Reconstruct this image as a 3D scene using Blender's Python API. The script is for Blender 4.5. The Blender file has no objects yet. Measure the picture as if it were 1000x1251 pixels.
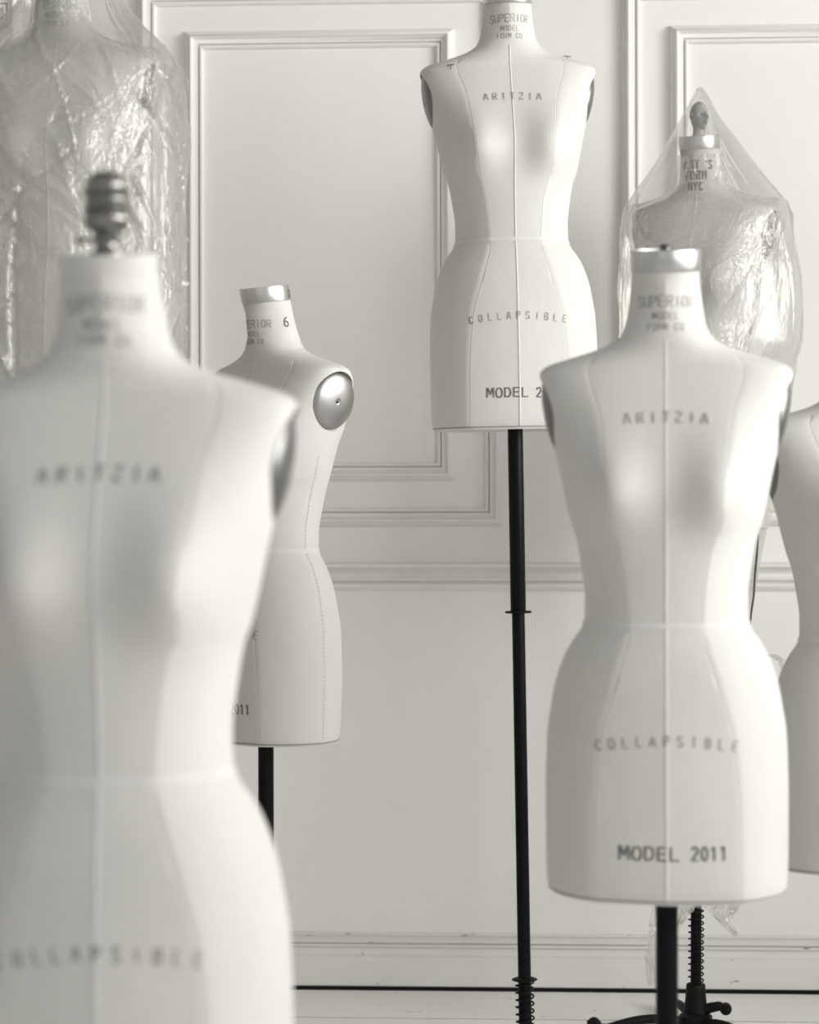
import bpy, bmesh, math, random
import numpy as np
from mathutils import Vector, Matrix, noise
from mathutils.bvhtree import BVHTree

PI = math.pi
R = math.radians
random.seed(7)

# ------------------------------------------------------------------ camera
SC = bpy.context.scene
COL = SC.collection
F = 2800.0            # focal length in pixels of the 1000 x 1251 frame
HC = 1.236            # camera height
YAW = R(3.0)
WALL_Y = 5.70
cam_d = bpy.data.cameras.new('camera')
cam = bpy.data.objects.new('camera', cam_d)
COL.objects.link(cam)
cam.location = (0, 0, HC)
cam.rotation_euler = (R(90), R(0.12), YAW)
cam_d.sensor_fit = 'VERTICAL'
cam_d.sensor_height = 36
cam_d.sensor_width = 28.8
cam_d.lens = F / 1251 * 36
cam_d.shift_y = -25.5 / 1251
cam_d.clip_start = 0.05
cam_d.dof.use_dof = True
cam_d.dof.focus_distance = 4.75
cam_d.dof.aperture_fstop = 4.4
SC.camera = cam

# ------------------------------------------------------------------ world, lights, exposure
w = bpy.data.worlds.new('world')
SC.world = w
w.use_nodes = True
w.node_tree.nodes['Background'].inputs[0].default_value = (0.80, 0.86, 0.95, 1)
w.node_tree.nodes['Background'].inputs[1].default_value = 0.6


def area(name, loc, rot, sx, sy, energy, color=(1, 1, 1)):
    l = bpy.data.lights.new(name, 'AREA')
    l.shape = 'RECTANGLE'
    l.size = sx
    l.size_y = sy
    l.energy = energy
    l.color = color
    o = bpy.data.objects.new(name, l)
    COL.objects.link(o)
    o.location = loc
    o.rotation_euler = rot
    return o


# daylight from the right-hand windows, plus added fill near right and behind the camera
WIN = [(-2.0, 0.85), (1.05, 4.4)]        # y ranges of the two side windows
WIN_Z = (1.2, 3.25)
RX = 3.0


def aimed(x, y, z, tx, ty, sx, sy, energy, color):
    d = Vector((tx - x, ty - y, 0))
    q = d.to_track_quat('-Z', 'Y')
    return area('window_daylight', (x, y, z), q.to_euler(), sx, sy, energy, color)


aimed(4.8, 3.3, 2.35, -0.6, 4.8, 1.7, 2.4, 128, (1, 0.985, 0.955))
aimed(5.2, 1.2, 2.35, -0.6, 4.8, 1.9, 2.4, 205, (1, 0.985, 0.955))
aimed(3.9, -1.0, 2.3, -0.2, 4.5, 1.9, 2.3, 80, (1, 0.985, 0.955))  # added front fill from the near right, through the first side window
aimed(-1.1, -2.38, 1.85, -1.1, 5, 1.2, 2.0, 8, (0.97, 0.985, 1))  # weak fill added behind the camera, its source unseen

vs = SC.view_settings
vs.view_transform = 'Standard'
vs.look = 'None'
vs.gamma = 1
vs.use_curve_mapping = False
vs.exposure = 0.16
SC.cycles.max_bounces = 10
SC.cycles.diffuse_bounces = 6
SC.cycles.transparent_max_bounces = 24
SC.cycles.caustics_reflective = False
SC.cycles.caustics_refractive = False
SC.cycles.use_denoising = True


# ------------------------------------------------------------------ helpers
def at(px, py, d):
    """point at depth d (along the camera axis) seen at pixel px, py"""
    x = (px - 500) / F * d
    z = HC + (600 - py) / F * d
    return Vector((x * math.cos(YAW) - d * math.sin(YAW), x * math.sin(YAW) + d * math.cos(YAW), z))


def wall_at(px, py):
    x = (px - 500) / F
    t = WALL_Y / (x * math.sin(YAW) + math.cos(YAW))
    return at(px, py, t)


def tag(o, label=None, cat=None, group=None, kind=None):
    if label: o['label'] = label
    if cat: o['category'] = cat
    if group: o['group'] = group
    if kind: o['kind'] = kind
    return o


def link_mesh(name, me, parent=None):
    o = bpy.data.objects.new(name, me)
    COL.objects.link(o)
    if parent is not None:
        o.parent = parent
    return o


def mesh(name, verts, faces, mat, parent=None, smooth=None):
    me = bpy.data.meshes.new(name)
    me.from_pydata([tuple(v) for v in verts], [], faces)
    me.materials.append(mat)
    if smooth is not None:
        me.shade_smooth()
        me.set_sharp_from_angle(angle=R(smooth))
    me.update()
    return link_mesh(name, me, parent)


def empty(name, loc, rz=0):
    o = bpy.data.objects.new(name, None)
    o.empty_display_size = 0.1
    COL.objects.link(o)
    o.location = loc
    o.rotation_euler = (0, 0, rz)
    return o


class G:
    """collects geometry for one mesh"""
    def __init__(s):
        s.v, s.f = [], []

    def add(s, vs_, fs_):
        n = len(s.v)
        s.v += [tuple(v) for v in vs_]
        s.f += [tuple(i + n for i in f) for f in fs_]

    def box(s, x0, y0, z0, x1, y1, z1):
        v = [(x0, y0, z0), (x1, y0, z0), (x1, y1, z0), (x0, y1, z0), (x0, y0, z1), (x1, y0, z1), (x1, y1, z1), (x0, y1, z1)]
        s.add(v, [(0, 3, 2, 1), (4, 5, 6, 7), (0, 1, 5, 4), (1, 2, 6, 5), (2, 3, 7, 6), (3, 0, 4, 7)])

    def lathe(s, prof, n=32, m=None, cap=True):
        m = m or Matrix()
        v, f = [], []
        for r, z in prof:
            for i in range(n):
                a = 2 * PI * i / n
                v.append(m @ Vector((r * math.cos(a), r * math.sin(a), z)))
        k = len(prof)
        for j in range(k - 1):
            for i in range(n):
                i2 = (i + 1) % n
                f.append((j * n + i, j * n + i2, (j + 1) * n + i2, (j + 1) * n + i))
        if cap:
            f.append(tuple(range(n - 1, -1, -1)))
            f.append(tuple((k - 1) * n + i for i in range(n)))
        s.add(v, f)

    def tube(s, pts, r, n=8, closed=False):
        pts = [Vector(p) for p in pts]
        k = len(pts)
        rr = r if isinstance(r, (list, tuple)) else [r] * k
        v, f = [], []
        up = Vector((0, 0, 1))
        prev = None
        for i, p in enumerate(pts):
            a = pts[(i - 1) % k] if (closed or i > 0) else p
            b = pts[(i + 1) % k] if (closed or i < k - 1) else p
            t = (b - a).normalized()
            if prev is None:
                u = t.cross(up)
                if u.length < 1e-3: u = t.cross(Vector((0, 1, 0)))
            else:
                u = prev - t * prev.dot(t)
            u.normalize()
            prev = u
            w_ = t.cross(u)
            for j in range(n):
                q = 2 * PI * j / n
                v.append(p + (u * math.cos(q) + w_ * math.sin(q)) * rr[i])
        for i in range(k if closed else k - 1):
            i2 = (i + 1) % k
            for j in range(n):
                j2 = (j + 1) % n
                f.append((i * n + j, i * n + j2, i2 * n + j2, i2 * n + j))
        if not closed:
            f.append(tuple(range(n - 1, -1, -1)))
            f.append(tuple((k - 1) * n + j for j in range(n)))
        s.add(v, f)

    def build(s, name, mat, parent=None, smooth=None):
        return mesh(name, s.v, s.f, mat, parent, smooth)


# ------------------------------------------------------------------ materials
def new_mat(name):
    m = bpy.data.materials.new(name)
    m.use_nodes = True
    nt = m.node_tree
    b = nt.nodes['Principled BSDF']
    return m, nt, b


def N(nt, t, **kw):
    n = nt.nodes.new(t)
    for k, v in kw.items():
        setattr(n, k, v)
    return n


def tex_noise(nt, coord, scale, detail=3, rough=0.5, mapping=None):
    n = N(nt, 'ShaderNodeTexNoise')
    n.inputs['Scale'].default_value = scale
    n.inputs['Detail'].default_value = detail
    n.inputs['Roughness'].default_value = rough
    src = coord
    if mapping:
        mp = N(nt, 'ShaderNodeMapping')
        mp.inputs['Scale'].default_value = mapping
        nt.links.new(coord, mp.inputs[0])
        src = mp.outputs[0]
    nt.links.new(src, n.inputs['Vector'])
    return n.outputs['Fac']


def ramp(nt, fac, a, ca, b, cb):
    r = N(nt, 'ShaderNodeValToRGB')
    r.color_ramp.elements[0].position = a
    r.color_ramp.elements[0].color = (*ca, 1)
    r.color_ramp.elements[1].position = b
    r.color_ramp.elements[1].color = (*cb, 1)
    nt.links.new(fac, r.inputs[0])
    return r.outputs[0]


def bump(nt, b, h, strength, dist):
    n = N(nt, 'ShaderNodeBump')
    n.inputs['Strength'].default_value = strength
    n.inputs['Distance'].default_value = dist
    nt.links.new(h, n.inputs['Height'])
    nt.links.new(n.outputs[0], b.inputs['Normal'])
    return n


def paint_mat(name, base, rough=0.5, chips=False, bumpd=0.0006, chip_scale=14):
    m, nt, b = new_mat(name)
    co = N(nt, 'ShaderNodeTexCoord').outputs['Object']
    big = tex_noise(nt, co, 1.3, 4)
    c0 = tuple(c * 0.955 for c in base)
    colr = ramp(nt, big, 0.35, c0, 0.65, base)
    if chips:
        ch = tex_noise(nt, co, chip_scale, 6, 0.65, (0.45, 1.6, 1.6))
        mask = ramp(nt, ch, 0.668, (0, 0, 0), 0.685, (1, 1, 1))
        mx = N(nt, 'ShaderNodeMix', data_type='RGBA')
        nt.links.new(mask, mx.inputs[0])
        nt.links.new(colr, mx.inputs[6])
        mx.inputs[7].default_value = (0.16, 0.155, 0.14, 1)
        colr = mx.outputs[2]
    nt.links.new(colr, b.inputs['Base Color'])
    b.inputs['Roughness'].default_value = rough
    b.inputs['Specular IOR Level'].default_value = 0.35
    fine = tex_noise(nt, co, 35, 5, 0.6)
    bump(nt, b, fine, 0.35, bumpd)
    return m


def canvas_mat():
    m, nt, b = new_mat('canvas')
    co = N(nt, 'ShaderNodeTexCoord').outputs['Object']
    big = tex_noise(nt, co, 5, 4, 0.55)
    base = ramp(nt, big, 0.3, (0.69, 0.683, 0.650), 0.7, (0.735, 0.727, 0.684))
    streak = tex_noise(nt, co, 1.0, 4, 0.6, (320, 320, 6))
    sc_ = ramp(nt, streak, 0.3, (0.965, 0.965, 0.965), 0.7, (1, 1, 1))
    mx = N(nt, 'ShaderNodeMix', data_type='RGBA', blend_type='MULTIPLY')
    mx.inputs[0].default_value = 1
    nt.links.new(base, mx.inputs[6])
    nt.links.new(sc_, mx.inputs[7])
    nt.links.new(mx.outputs[2], b.inputs['Base Color'])
    b.inputs['Roughness'].default_value = 0.7
    b.inputs['Specular IOR Level'].default_value = 0.25
    b.inputs['Sheen Weight'].default_value = 0.12
    wv = tex_noise(nt, co, 1.0, 2, 0.5, (700, 700, 260))
    wr = tex_noise(nt, co, 9, 3, 0.5, (1, 1, 0.45))
    ad = N(nt, 'ShaderNodeMath', operation='MULTIPLY_ADD')
    nt.links.new(wr, ad.inputs[0])
    ad.inputs[1].default_value = 9.0
    nt.links.new(wv, ad.inputs[2])
    bump(nt, b, ad.outputs[0], 0.55, 0.00045)
    return m


def flat_mat(name, col, rough=0.6, metal=0.0, spec=0.5, noise_amt=0.0, nscale=20):
    m, nt, b = new_mat(name)
    b.inputs['Roughness'].default_value = rough
    b.inputs['Metallic'].default_value = metal
    b.inputs['Specular IOR Level'].default_value = spec
    co = N(nt, 'ShaderNodeTexCoord').outputs['Object']
    f = tex_noise(nt, co, nscale, 4, 0.6)
    nt.links.new(ramp(nt, f, 0.3, tuple(c * (1 - noise_amt) for c in col), 0.7, col), b.inputs['Base Color'])
    return m


def brushed_mat(name, col, rough):
    m, nt, b = new_mat(name)
    b.inputs['Metallic'].default_value = 1
    b.inputs['Base Color'].default_value = (*col, 1)
    co = N(nt, 'ShaderNodeTexCoord').outputs['Object']
    f = tex_noise(nt, co, 1.0, 4, 0.6, (30, 30, 900))
    r = N(nt, 'ShaderNodeMapRange')
    r.inputs[3].default_value = rough * 0.8
    r.inputs[4].default_value = rough * 1.3
    nt.links.new(f, r.inputs[0])
    nt.links.new(r.outputs[0], b.inputs['Roughness'])
    return m


def ink_mat(name, dark, faded, lo=0.35, hi=0.6):
    m, nt, b = new_mat(name)
    co = N(nt, 'ShaderNodeTexCoord').outputs['Object']
    f = tex_noise(nt, co, 160, 4, 0.7)
    nt.links.new(ramp(nt, f, lo, dark, hi, faded), b.inputs['Base Color'])
    b.inputs['Roughness'].default_value = 0.8
    return m


def film_mat(name, haze=0.25, rough=0.16, bubbles=False, bump_d=0.002, gloss=0.55):
    m = bpy.data.materials.new(name)
    m.use_nodes = True
    nt = m.node_tree
    nt.nodes.clear()
    out = N(nt, 'ShaderNodeOutputMaterial')
    co = N(nt, 'ShaderNodeTexCoord').outputs['Object']
    tr = N(nt, 'ShaderNodeBsdfTransparent')
    tr.inputs[0].default_value = (0.985, 0.985, 0.98, 1)
    df = N(nt, 'ShaderNodeBsdfDiffuse')
    df.inputs[0].default_value = (0.86, 0.86, 0.82, 1)
    tl = N(nt, 'ShaderNodeBsdfTranslucent')
    tl.inputs[0].default_value = (0.9, 0.9, 0.86, 1)
    gl = N(nt, 'ShaderNodeBsdfGlossy')
    gl.inputs['Roughness'].default_value = rough
    gl.inputs[0].default_value = (1, 1, 0.97, 1)
    m1 = N(nt, 'ShaderNodeMixShader')
    m1.inputs[0].default_value = 0.5
    nt.links.new(df.outputs[0], m1.inputs[1])
    nt.links.new(tl.outputs[0], m1.inputs[2])
    m2 = N(nt, 'ShaderNodeMixShader')
    hz = tex_noise(nt, co, 7, 5, 0.6)
    mr = N(nt, 'ShaderNodeMapRange')
    mr.inputs[1].default_value = 0.3
    mr.inputs[2].default_value = 0.7
    mr.inputs[3].default_value = haze * 0.65
    mr.inputs[4].default_value = haze * 1.4
    nt.links.new(hz, mr.inputs[0])
    nt.links.new(mr.outputs[0], m2.inputs[0])
    nt.links.new(tr.outputs[0], m2.inputs[1])
    nt.links.new(m1.outputs[0], m2.inputs[2])
    m3 = N(nt, 'ShaderNodeMixShader')
    fr = N(nt, 'ShaderNodeFresnel')
    fr.inputs[0].default_value = 1.5
    mul = N(nt, 'ShaderNodeMath', operation='MULTIPLY_ADD')
    nt.links.new(fr.outputs[0], mul.inputs[0])
    mul.inputs[1].default_value = gloss
    mul.inputs[2].default_value = 0.02
    mul.use_clamp = True
    nt.links.new(mul.outputs[0], m3.inputs[0])
    nt.links.new(m2.outputs[0], m3.inputs[1])
    nt.links.new(gl.outputs[0], m3.inputs[2])
    # crinkles
    bp = N(nt, 'ShaderNodeBump')
    bp.inputs['Strength'].default_value = 0.7
    bp.inputs['Distance'].default_value = bump_d
    if bubbles:
        vo = N(nt, 'ShaderNodeTexVoronoi')
        vo.inputs['Scale'].default_value = 110
        nt.links.new(co, vo.inputs['Vector'])
        nt.links.new(vo.outputs['Distance'], bp.inputs['Height'])
    else:
        n1 = tex_noise(nt, co, 16, 5, 0.55, (1.4, 1.4, 0.6))
        a1 = N(nt, 'ShaderNodeMath', operation='SUBTRACT')
        nt.links.new(n1, a1.inputs[0])
        a1.inputs[1].default_value = 0.5
        a2 = N(nt, 'ShaderNodeMath', operation='ABSOLUTE')
        nt.links.new(a1.outputs[0], a2.inputs[0])
        a3 = N(nt, 'ShaderNodeMath', operation='MULTIPLY')
        nt.links.new(a2.outputs[0], a3.inputs[0])
        a3.inputs[1].default_value = -6
        nt.links.new(a3.outputs[0], bp.inputs['Height'])
    for s_ in (gl, fr, df):
        nt.links.new(bp.outputs[0], s_.inputs['Normal'])
    nt.links.new(m3.outputs[0], out.inputs[0])
    return m


M_WALL = paint_mat('wall_paint', (0.90, 0.885, 0.858), 0.55)
M_TRIM = paint_mat('trim_paint', (0.862, 0.850, 0.825), 0.42)
M_BASE = paint_mat('baseboard_paint', (0.80, 0.792, 0.768), 0.42, True, chip_scale=30)
M_FLOOR = paint_mat('floor_paint', (0.87, 0.86, 0.83), 0.45, True, 0.001, 30)
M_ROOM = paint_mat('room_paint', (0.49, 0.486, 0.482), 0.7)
M_GAP = flat_mat('dark_gap', (0.012, 0.012, 0.012), 0.9)
M_CANVAS = canvas_mat()
M_TAPE = flat_mat('seam_tape', (0.76, 0.752, 0.722), 0.8, 0, 0.2, 0.05, 60)
M_THREAD = flat_mat('thread', (0.36, 0.355, 0.33), 0.9)
M_GROOVE = flat_mat('hem_edge', (0.30, 0.297, 0.28), 0.9)
M_CHROME = brushed_mat('brushed_collar', (0.64, 0.635, 0.62), 0.36)
M_PLATE = brushed_mat('satin_plate', (0.50, 0.495, 0.48), 0.36)
M_PLATE2 = flat_mat('dull_plate', (0.27, 0.268, 0.26), 0.42, 0.9, 0.4, 0.15)
M_BLACK = flat_mat('black_enamel', (0.005, 0.005, 0.0055), 0.38, 0, 0.12)
M_IRON = flat_mat('black_iron', (0.006, 0.006, 0.006), 0.55, 0, 0.18, 0.3, 40)
M_BRASS = flat_mat('aged_brass', (0.36, 0.355, 0.335), 0.30, 0.95, 0.5, 0.35, 30)
M_STEEL = flat_mat('steel_dark', (0.12, 0.12, 0.115), 0.35, 0.8)
M_INK = ink_mat('ink_dark', (0.10, 0.10, 0.095), (0.22, 0.22, 0.205))
M_INKF = ink_mat('ink_faded', (0.22, 0.22, 0.205), (0.46, 0.457, 0.42))
M_PEWTER = flat_mat('pewter', (0.50, 0.497, 0.475), 0.45, 0.1, 0.5, 0.45, 70)
M_FILM = film_mat('plastic_film', 0.14)
M_FILM2 = film_mat('plastic_film_heavy', 0.27, 0.14, False, 0.003)
M_BUBBLE = film_mat('bubble_film', 0.12, 0.18, True, 0.002, 0.38)

# ------------------------------------------------------------------ the room
XL, YR, CEIL = -2.7, -2.5, 3.4


def struct(o, kind='structure'):
    o['kind'] = kind
    return o


g = G(); g.box(XL, WALL_Y, 0.0, RX, WALL_Y + 0.15, CEIL)
back_wall = struct(g.build('wall_back', M_WALL))
g = G(); g.box(XL - 0.15, YR - 0.15, 0, XL, WALL_Y + 0.15, CEIL)
struct(g.build('wall_left', M_ROOM))
g = G()
wr = (-1.75, -0.45)
g.box(XL, YR - 0.15, 0, wr[0], YR, CEIL)
g.box(wr[1], YR - 0.15, 0, RX + 0.15, YR, CEIL)
g.box(wr[0], YR - 0.15, 0, wr[1], YR, WIN_Z[0])
g.box(wr[0], YR - 0.15, WIN_Z[1], wr[1], YR, CEIL)
struct(g.build('wall_rear', M_ROOM))
g = G(); g.box(XL - 0.15, YR - 0.15, CEIL, RX + 0.15, WALL_Y + 0.15, CEIL + 0.1)
struct(g.build('ceiling', M_ROOM))
g = G()
ys = [YR] + [v for p in WIN for v in p] + [WALL_Y + 0.15]
for i in range(0, len(ys), 2):
    g.box(RX, ys[i], 0, RX + 0.15, ys[i + 1], CEIL)
for a_, b_ in WIN:
    g.box(RX, a_, 0, RX + 0.15, b_, WIN_Z[0])
    g.box(RX, a_, WIN_Z[1], RX + 0.15, b_, CEIL)
struct(g.build('wall_right', M_ROOM))


def window_frame(n, horizontal, a_, b_, pos):
    g = G()
    def bx(u0, z0, u1, z1, t0=0.0, t1=0.05):
        if horizontal: g.box(u0, pos - t1, z0, u1, pos - t0, z1)
        else: g.box(pos + t0, u0, z0, pos + t1, u1, z1)
    z0, z1 = WIN_Z
    bx(a_, z0, a_ + 0.05, z1); bx(b_ - 0.05, z0, b_, z1)
    bx(a_ + .05, z0, b_ - .05, z0 + 0.05); bx(a_ + .05, z1 - 0.05, b_ - .05, z1)
    bx((a_ + b_) / 2 - 0.015, z0 + .05, (a_ + b_) / 2 + 0.015, z1 - .05, 0.01, 0.04)
    zm = (z0 + z1) / 2
    bx(a_ + .05, zm - 0.02, b_ - .05, zm + 0.02, 0.012, 0.042)
    struct(g.build('window_%d' % n, M_TRIM))


window_frame(1, False, *WIN[0], RX + 0.03)
window_frame(2, False, *WIN[1], RX + 0.03)
window_frame(3, True, *wr, YR - 0.03)  # unseen rear window, added with its fill lamp

# floor: painted boards running along the wall, each board a piece
g = G(); g.box(XL, YR, -0.08, RX, WALL_Y, -0.022)
floor = struct(g.build('floor', M_GAP))


def board_mesh(L, W):
    e = 0.0006
    v, f = [], []
    for z, i in ((-0.022, 0), (-e, 0), (0, e)):
        v += [(i, i, z), (L - i, i, z), (L - i, W - i, z), (i, W - i, z)]
    for k in (0, 4):
        for j in range(4):
            j2 = (j + 1) % 4
            f.append((k + j, k + j2, k + 4 + j2, k + 4 + j))
    f.append((8, 9, 10, 11)); f.append((3, 2, 1, 0))
    me = bpy.data.meshes.new('floor_board')
    me.from_pydata(v, [], f)
    me.materials.append(M_FLOOR)
    me.materials.append(M_GAP)          # grime down in the joints
    for p in me.polygons[:4]: p.material_index = 1
    return me


BW = 0.300
bm_full = board_mesh(2.3 - 0.003, BW - 0.0080)
y = WALL_Y - 0.027 - BW
row = 0
while y > YR - 0.01:
    off = [-0.5, -0.8, -1.9, -1.2][row % 4]
    x = XL + off
    while x < RX:
        x0, x1 = max(x, XL), min(x + 2.3, RX)
        if x1 - x0 > 0.05:
            me = bm_full if (x1 - x0) > 2.299 else board_mesh(x1 - x0 - 0.003, BW - 0.0080)
            o = link_mesh('floor_board', me, floor)
            o.location = (x0, y, random.uniform(-0.0008, 0.0008))
        x += 2.3
    y -= BW
    row += 1

# mouldings
PROF = [(0, 0), (0, .006), (.05, .010), (.13, .012), (.15, .0175), (.22, .019), (.24, .0255), (.30, .0290), (.36, .030),
        (.40, .027), (.47, .0205), (.56, .0155), (.66, .0140), (.72, .0138), (.73, .0045), (.79, .0045), (.80, .0125),
        (.86, .0145), (.92, .0140), (.97, .0115), (1, .008), (1, 0)]


def rect_frame(name, x0, z0, x1, z1, wd, hs=1.0):
    v, f = [], []
    for t, h in PROF:
        i = t * wd
        yy = WALL_Y - h * hs
        v += [(x0 + i, yy, z0 + i), (x1 - i, yy, z0 + i), (x1 - i, yy, z1 - i), (x0 + i, yy, z1 - i)]
    for k in range(len(PROF) - 1):
        for j in range(4):
            j2 = (j + 1) % 4
            f.append((4 * k + j, 4 * k + j2, 4 * k + 4 + j2, 4 * k + 4 + j))
    o = mesh(name, v, f, M_TRIM, None, 35)
    struct(o)
    return o


def X(px, py=300): return wall_at(px, py).x
def Zw(px, py): return wall_at(px, py).z


bw_ = X(614.5, 640) - X(170, 50)
bx0 = X(170, 50)
by0, by1 = Zw(590, 643), Zw(590, -19)
gap = X(760, 100) - X(614.5, 640)
ix = (X(228, 50) - bx0)
iz0, iz1 = Zw(540, 587), Zw(557, 35.5)
mw_big = X(614.5, 640) - X(592, 620)
mw_in = X(558, 300) - X(536, 300)
tn = 1
for k in (-2, -1, 0, 1, 2, 3):
    a_ = bx0 + k * (bw_ + gap)
    b_ = min(a_ + bw_, RX - 0.02)
    a_ = max(a_, XL + 0.02)
    if b_ - a_ < 0.3: continue
    rect_frame('trim_%d' % tn, a_, by0, b_, by1, mw_big); tn += 1
    rect_frame('trim_%d' % tn, a_ + ix, iz0, b_ - ix, iz1, mw_in, 1.0); tn += 1


def run_profile(name, prof, mat):
    v, f = [], []
    for (z, h) in prof:
        v += [(XL, WALL_Y - h, z), (RX, WALL_Y - h, z)]
    for k in range(len(prof) - 1):
        f.append((2 * k, 2 * k + 1, 2 * k + 3, 2 * k + 2))
    f.append(tuple(2 * k for k in range(len(prof)))[::-1])
    f.append(tuple(2 * k + 1 for k in range(len(prof))))
    return struct(mesh(name, v, f, mat, None, 35))


rz1, rz0 = Zw(550, 686.5), Zw(550, 721)
rh = rz1 - rz0
run_profile('trim_%d' % tn, [(rz0 + a * rh, h) for a, h in
    [(0, 0), (0, .008), (.06, .010), (.09, .018), (.18, .021), (.24, .018), (.27, .010), (.32, .010), (.34, .022), (.40, .026), (.46, .022), (.48, .010), (.56, .010), (.64, .013), (.72, .021),
     (.79, .031), (.82, .034), (.83, .040), (.92, .041), (.97, .036), (1.0, .014), (1.0, 0)]], M_TRIM); tn += 1
BT = Zw(600, 1140)
run_profile('baseboard_back', [(0.0075, 0), (0.0075, .026), (.010, .0285), (.076, .0285), (.081, .027), (.085, .0185), (.091, .0165), (.1025, .0165), (.1035, .0215), (.107, .0245), (.1105, .0215), (.1112, .0150),
     (.1135, .0150), (.1142, .0205), (.118, .0225), (.122, .0185), (.1255, .0105), (BT - .0065, .0100), (BT - .0055, .0155), (BT - .001, .0155), (BT, .010), (BT, 0)], M_BASE)
g = G(); g.box(XL, WALL_Y - 0.020, -0.02, RX, WALL_Y - 0.001, 0.0074)  # dark strip, not trim: colours in the shade of the gap under the baseboard
struct(g.build('trim_%d' % tn, M_GAP)); tn += 1

# ------------------------------------------------------------------ dress form geometry (local: front = +y, base of torso z=0)
S = 0.92
T = np.array([
    # z, half width, front, back, exponent
    (0.000, .1785, .124, -.131, 2.3), (0.014, .1815, .128, -.135, 2.3), (.058, .183, .131, -.138, 2.3),
    (.148, .1835, .133, -.142, 2.3), (.237, .181, .129, -.140, 2.3), (.282, .1745, .125, -.135, 2.3),
    (.312, .169, .121, -.131, 2.3), (.357, .1535, .112, -.122, 2.25), (.379, .141, .105, -.116, 2.2),
    (.396, .1288, .099, -.109, 2.2), (.412, .1238, .095, -.107, 2.2), (.446, .1235, .094, -.108, 2.2),
    (.491, .129, .096, -.115, 2.2), (.536, .1373, .099, -.123, 2.2), (.5556, .1445, .101, -.127, 2.2),
    (.5966, .1545, .103, -.134, 2.3), (.6327, .162, .099, -.139, 2.5), (.6687, .171, .088, -.143, 2.9),
    (.7047, .1808, .073, -.144, 3.1), (.7396, .1877, .056, -.140, 3.1), (.762, .1915, .045, -.132, 3.0),
    (.778, .1930, .037, -.124, 2.9), (.7870, .1920, .033, -.118, 2.8), (.7935, .1865, .031, -.114, 2.6),
    (.799, .1765, .030, -.111, 2.4), (.804, .161, .029, -.108, 2.2), (.809, .144, .028, -.105, 2.1),
    (.814, .127, .028, -.101, 2.0), (.819, .110, .029, -.097, 2.0), (.825, .0935, .030, -.093, 2.0),
    (.831, .082, .031, -.089, 2.0), (.839, .0710, .032, -.085, 2.0), (.8564, .0615, .034, -.080, 2.0),
    (.879, .0572, .038, -.072, 2.0), (.901, .0540, .041, -.065, 2.0), (.937, .0512, .046, -.056, 2.0),
    (.968, .0510, .0535, -.0485, 2.0)])
TZ, TW, TF, TB, TN = T.T
# princess seam x at the front (unscaled), by z
PZ = np.array([0, .10, .24, .32, .40, .48, .56, .64, .72, .79, .83, .97])
PX = np.array([.106, .106, .096, .074, .054, .060, .078, .088, .098, .116, .090, .036])


def pchip(x, xs, ys):
    h = np.diff(xs); d = np.diff(ys) / h
    m = np.zeros(len(xs))
    m[0], m[-1] = d[0], d[-1]
    for i in range(1, len(xs) - 1):
        if d[i - 1] * d[i] > 0:
            w1, w2 = 2 * h[i] + h[i - 1], h[i] + 2 * h[i - 1]
            m[i] = (w1 + w2) / (w1 / d[i - 1] + w2 / d[i])
    k = int(np.clip(np.searchsorted(xs, x) - 1, 0, len(xs) - 2))
    t = (x - xs[k]) / h[k]
    return ((2 * t**3 - 3 * t**2 + 1) * ys[k] + (t**3 - 2 * t**2 + t) * h[k] * m[k]
            + (-2 * t**3 + 3 * t**2) * ys[k + 1] + (t**3 - t**2) * h[k] * m[k + 1])


def section(z):
    return [pchip(z, TZ, A) for A in (TW, TF, TB, TN)]


def ell(z, phi, sec=None):
    """point on section: phi 0 = front, +90 = +x side"""
    w_, f_, b_, n_ = sec or section(z)
    s_, c_ = math.sin(phi), math.cos(phi)
    e = 2.0 / n_
    x = w_ * math.copysign(abs(s_) ** e, s_)
    m_ = (f_ + b_) / 2
    yy = m_ + (f_ - b_) / 2 * math.copysign(abs(c_) ** e, c_)
    return x, yy


def sstep(a, b, x):
    t = min(max((x - a) / (b - a), 0), 1)
    return t * t * (3 - 2 * t)


def phi_p(z, w_, n_):
    r = min(pchip(z, PZ, PX) / w_, 0.975)
    return math.asin(r ** (n_ / 2))


EPS = 0.011
NP = 13


def columns(z, sec):
    pf = phi_p(z, sec[0], sec[3])
    pb = PI - min(pf * 0.92, R(60))
    anchors = [0, pf, PI / 2, pb, PI]
    return anchors


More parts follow.
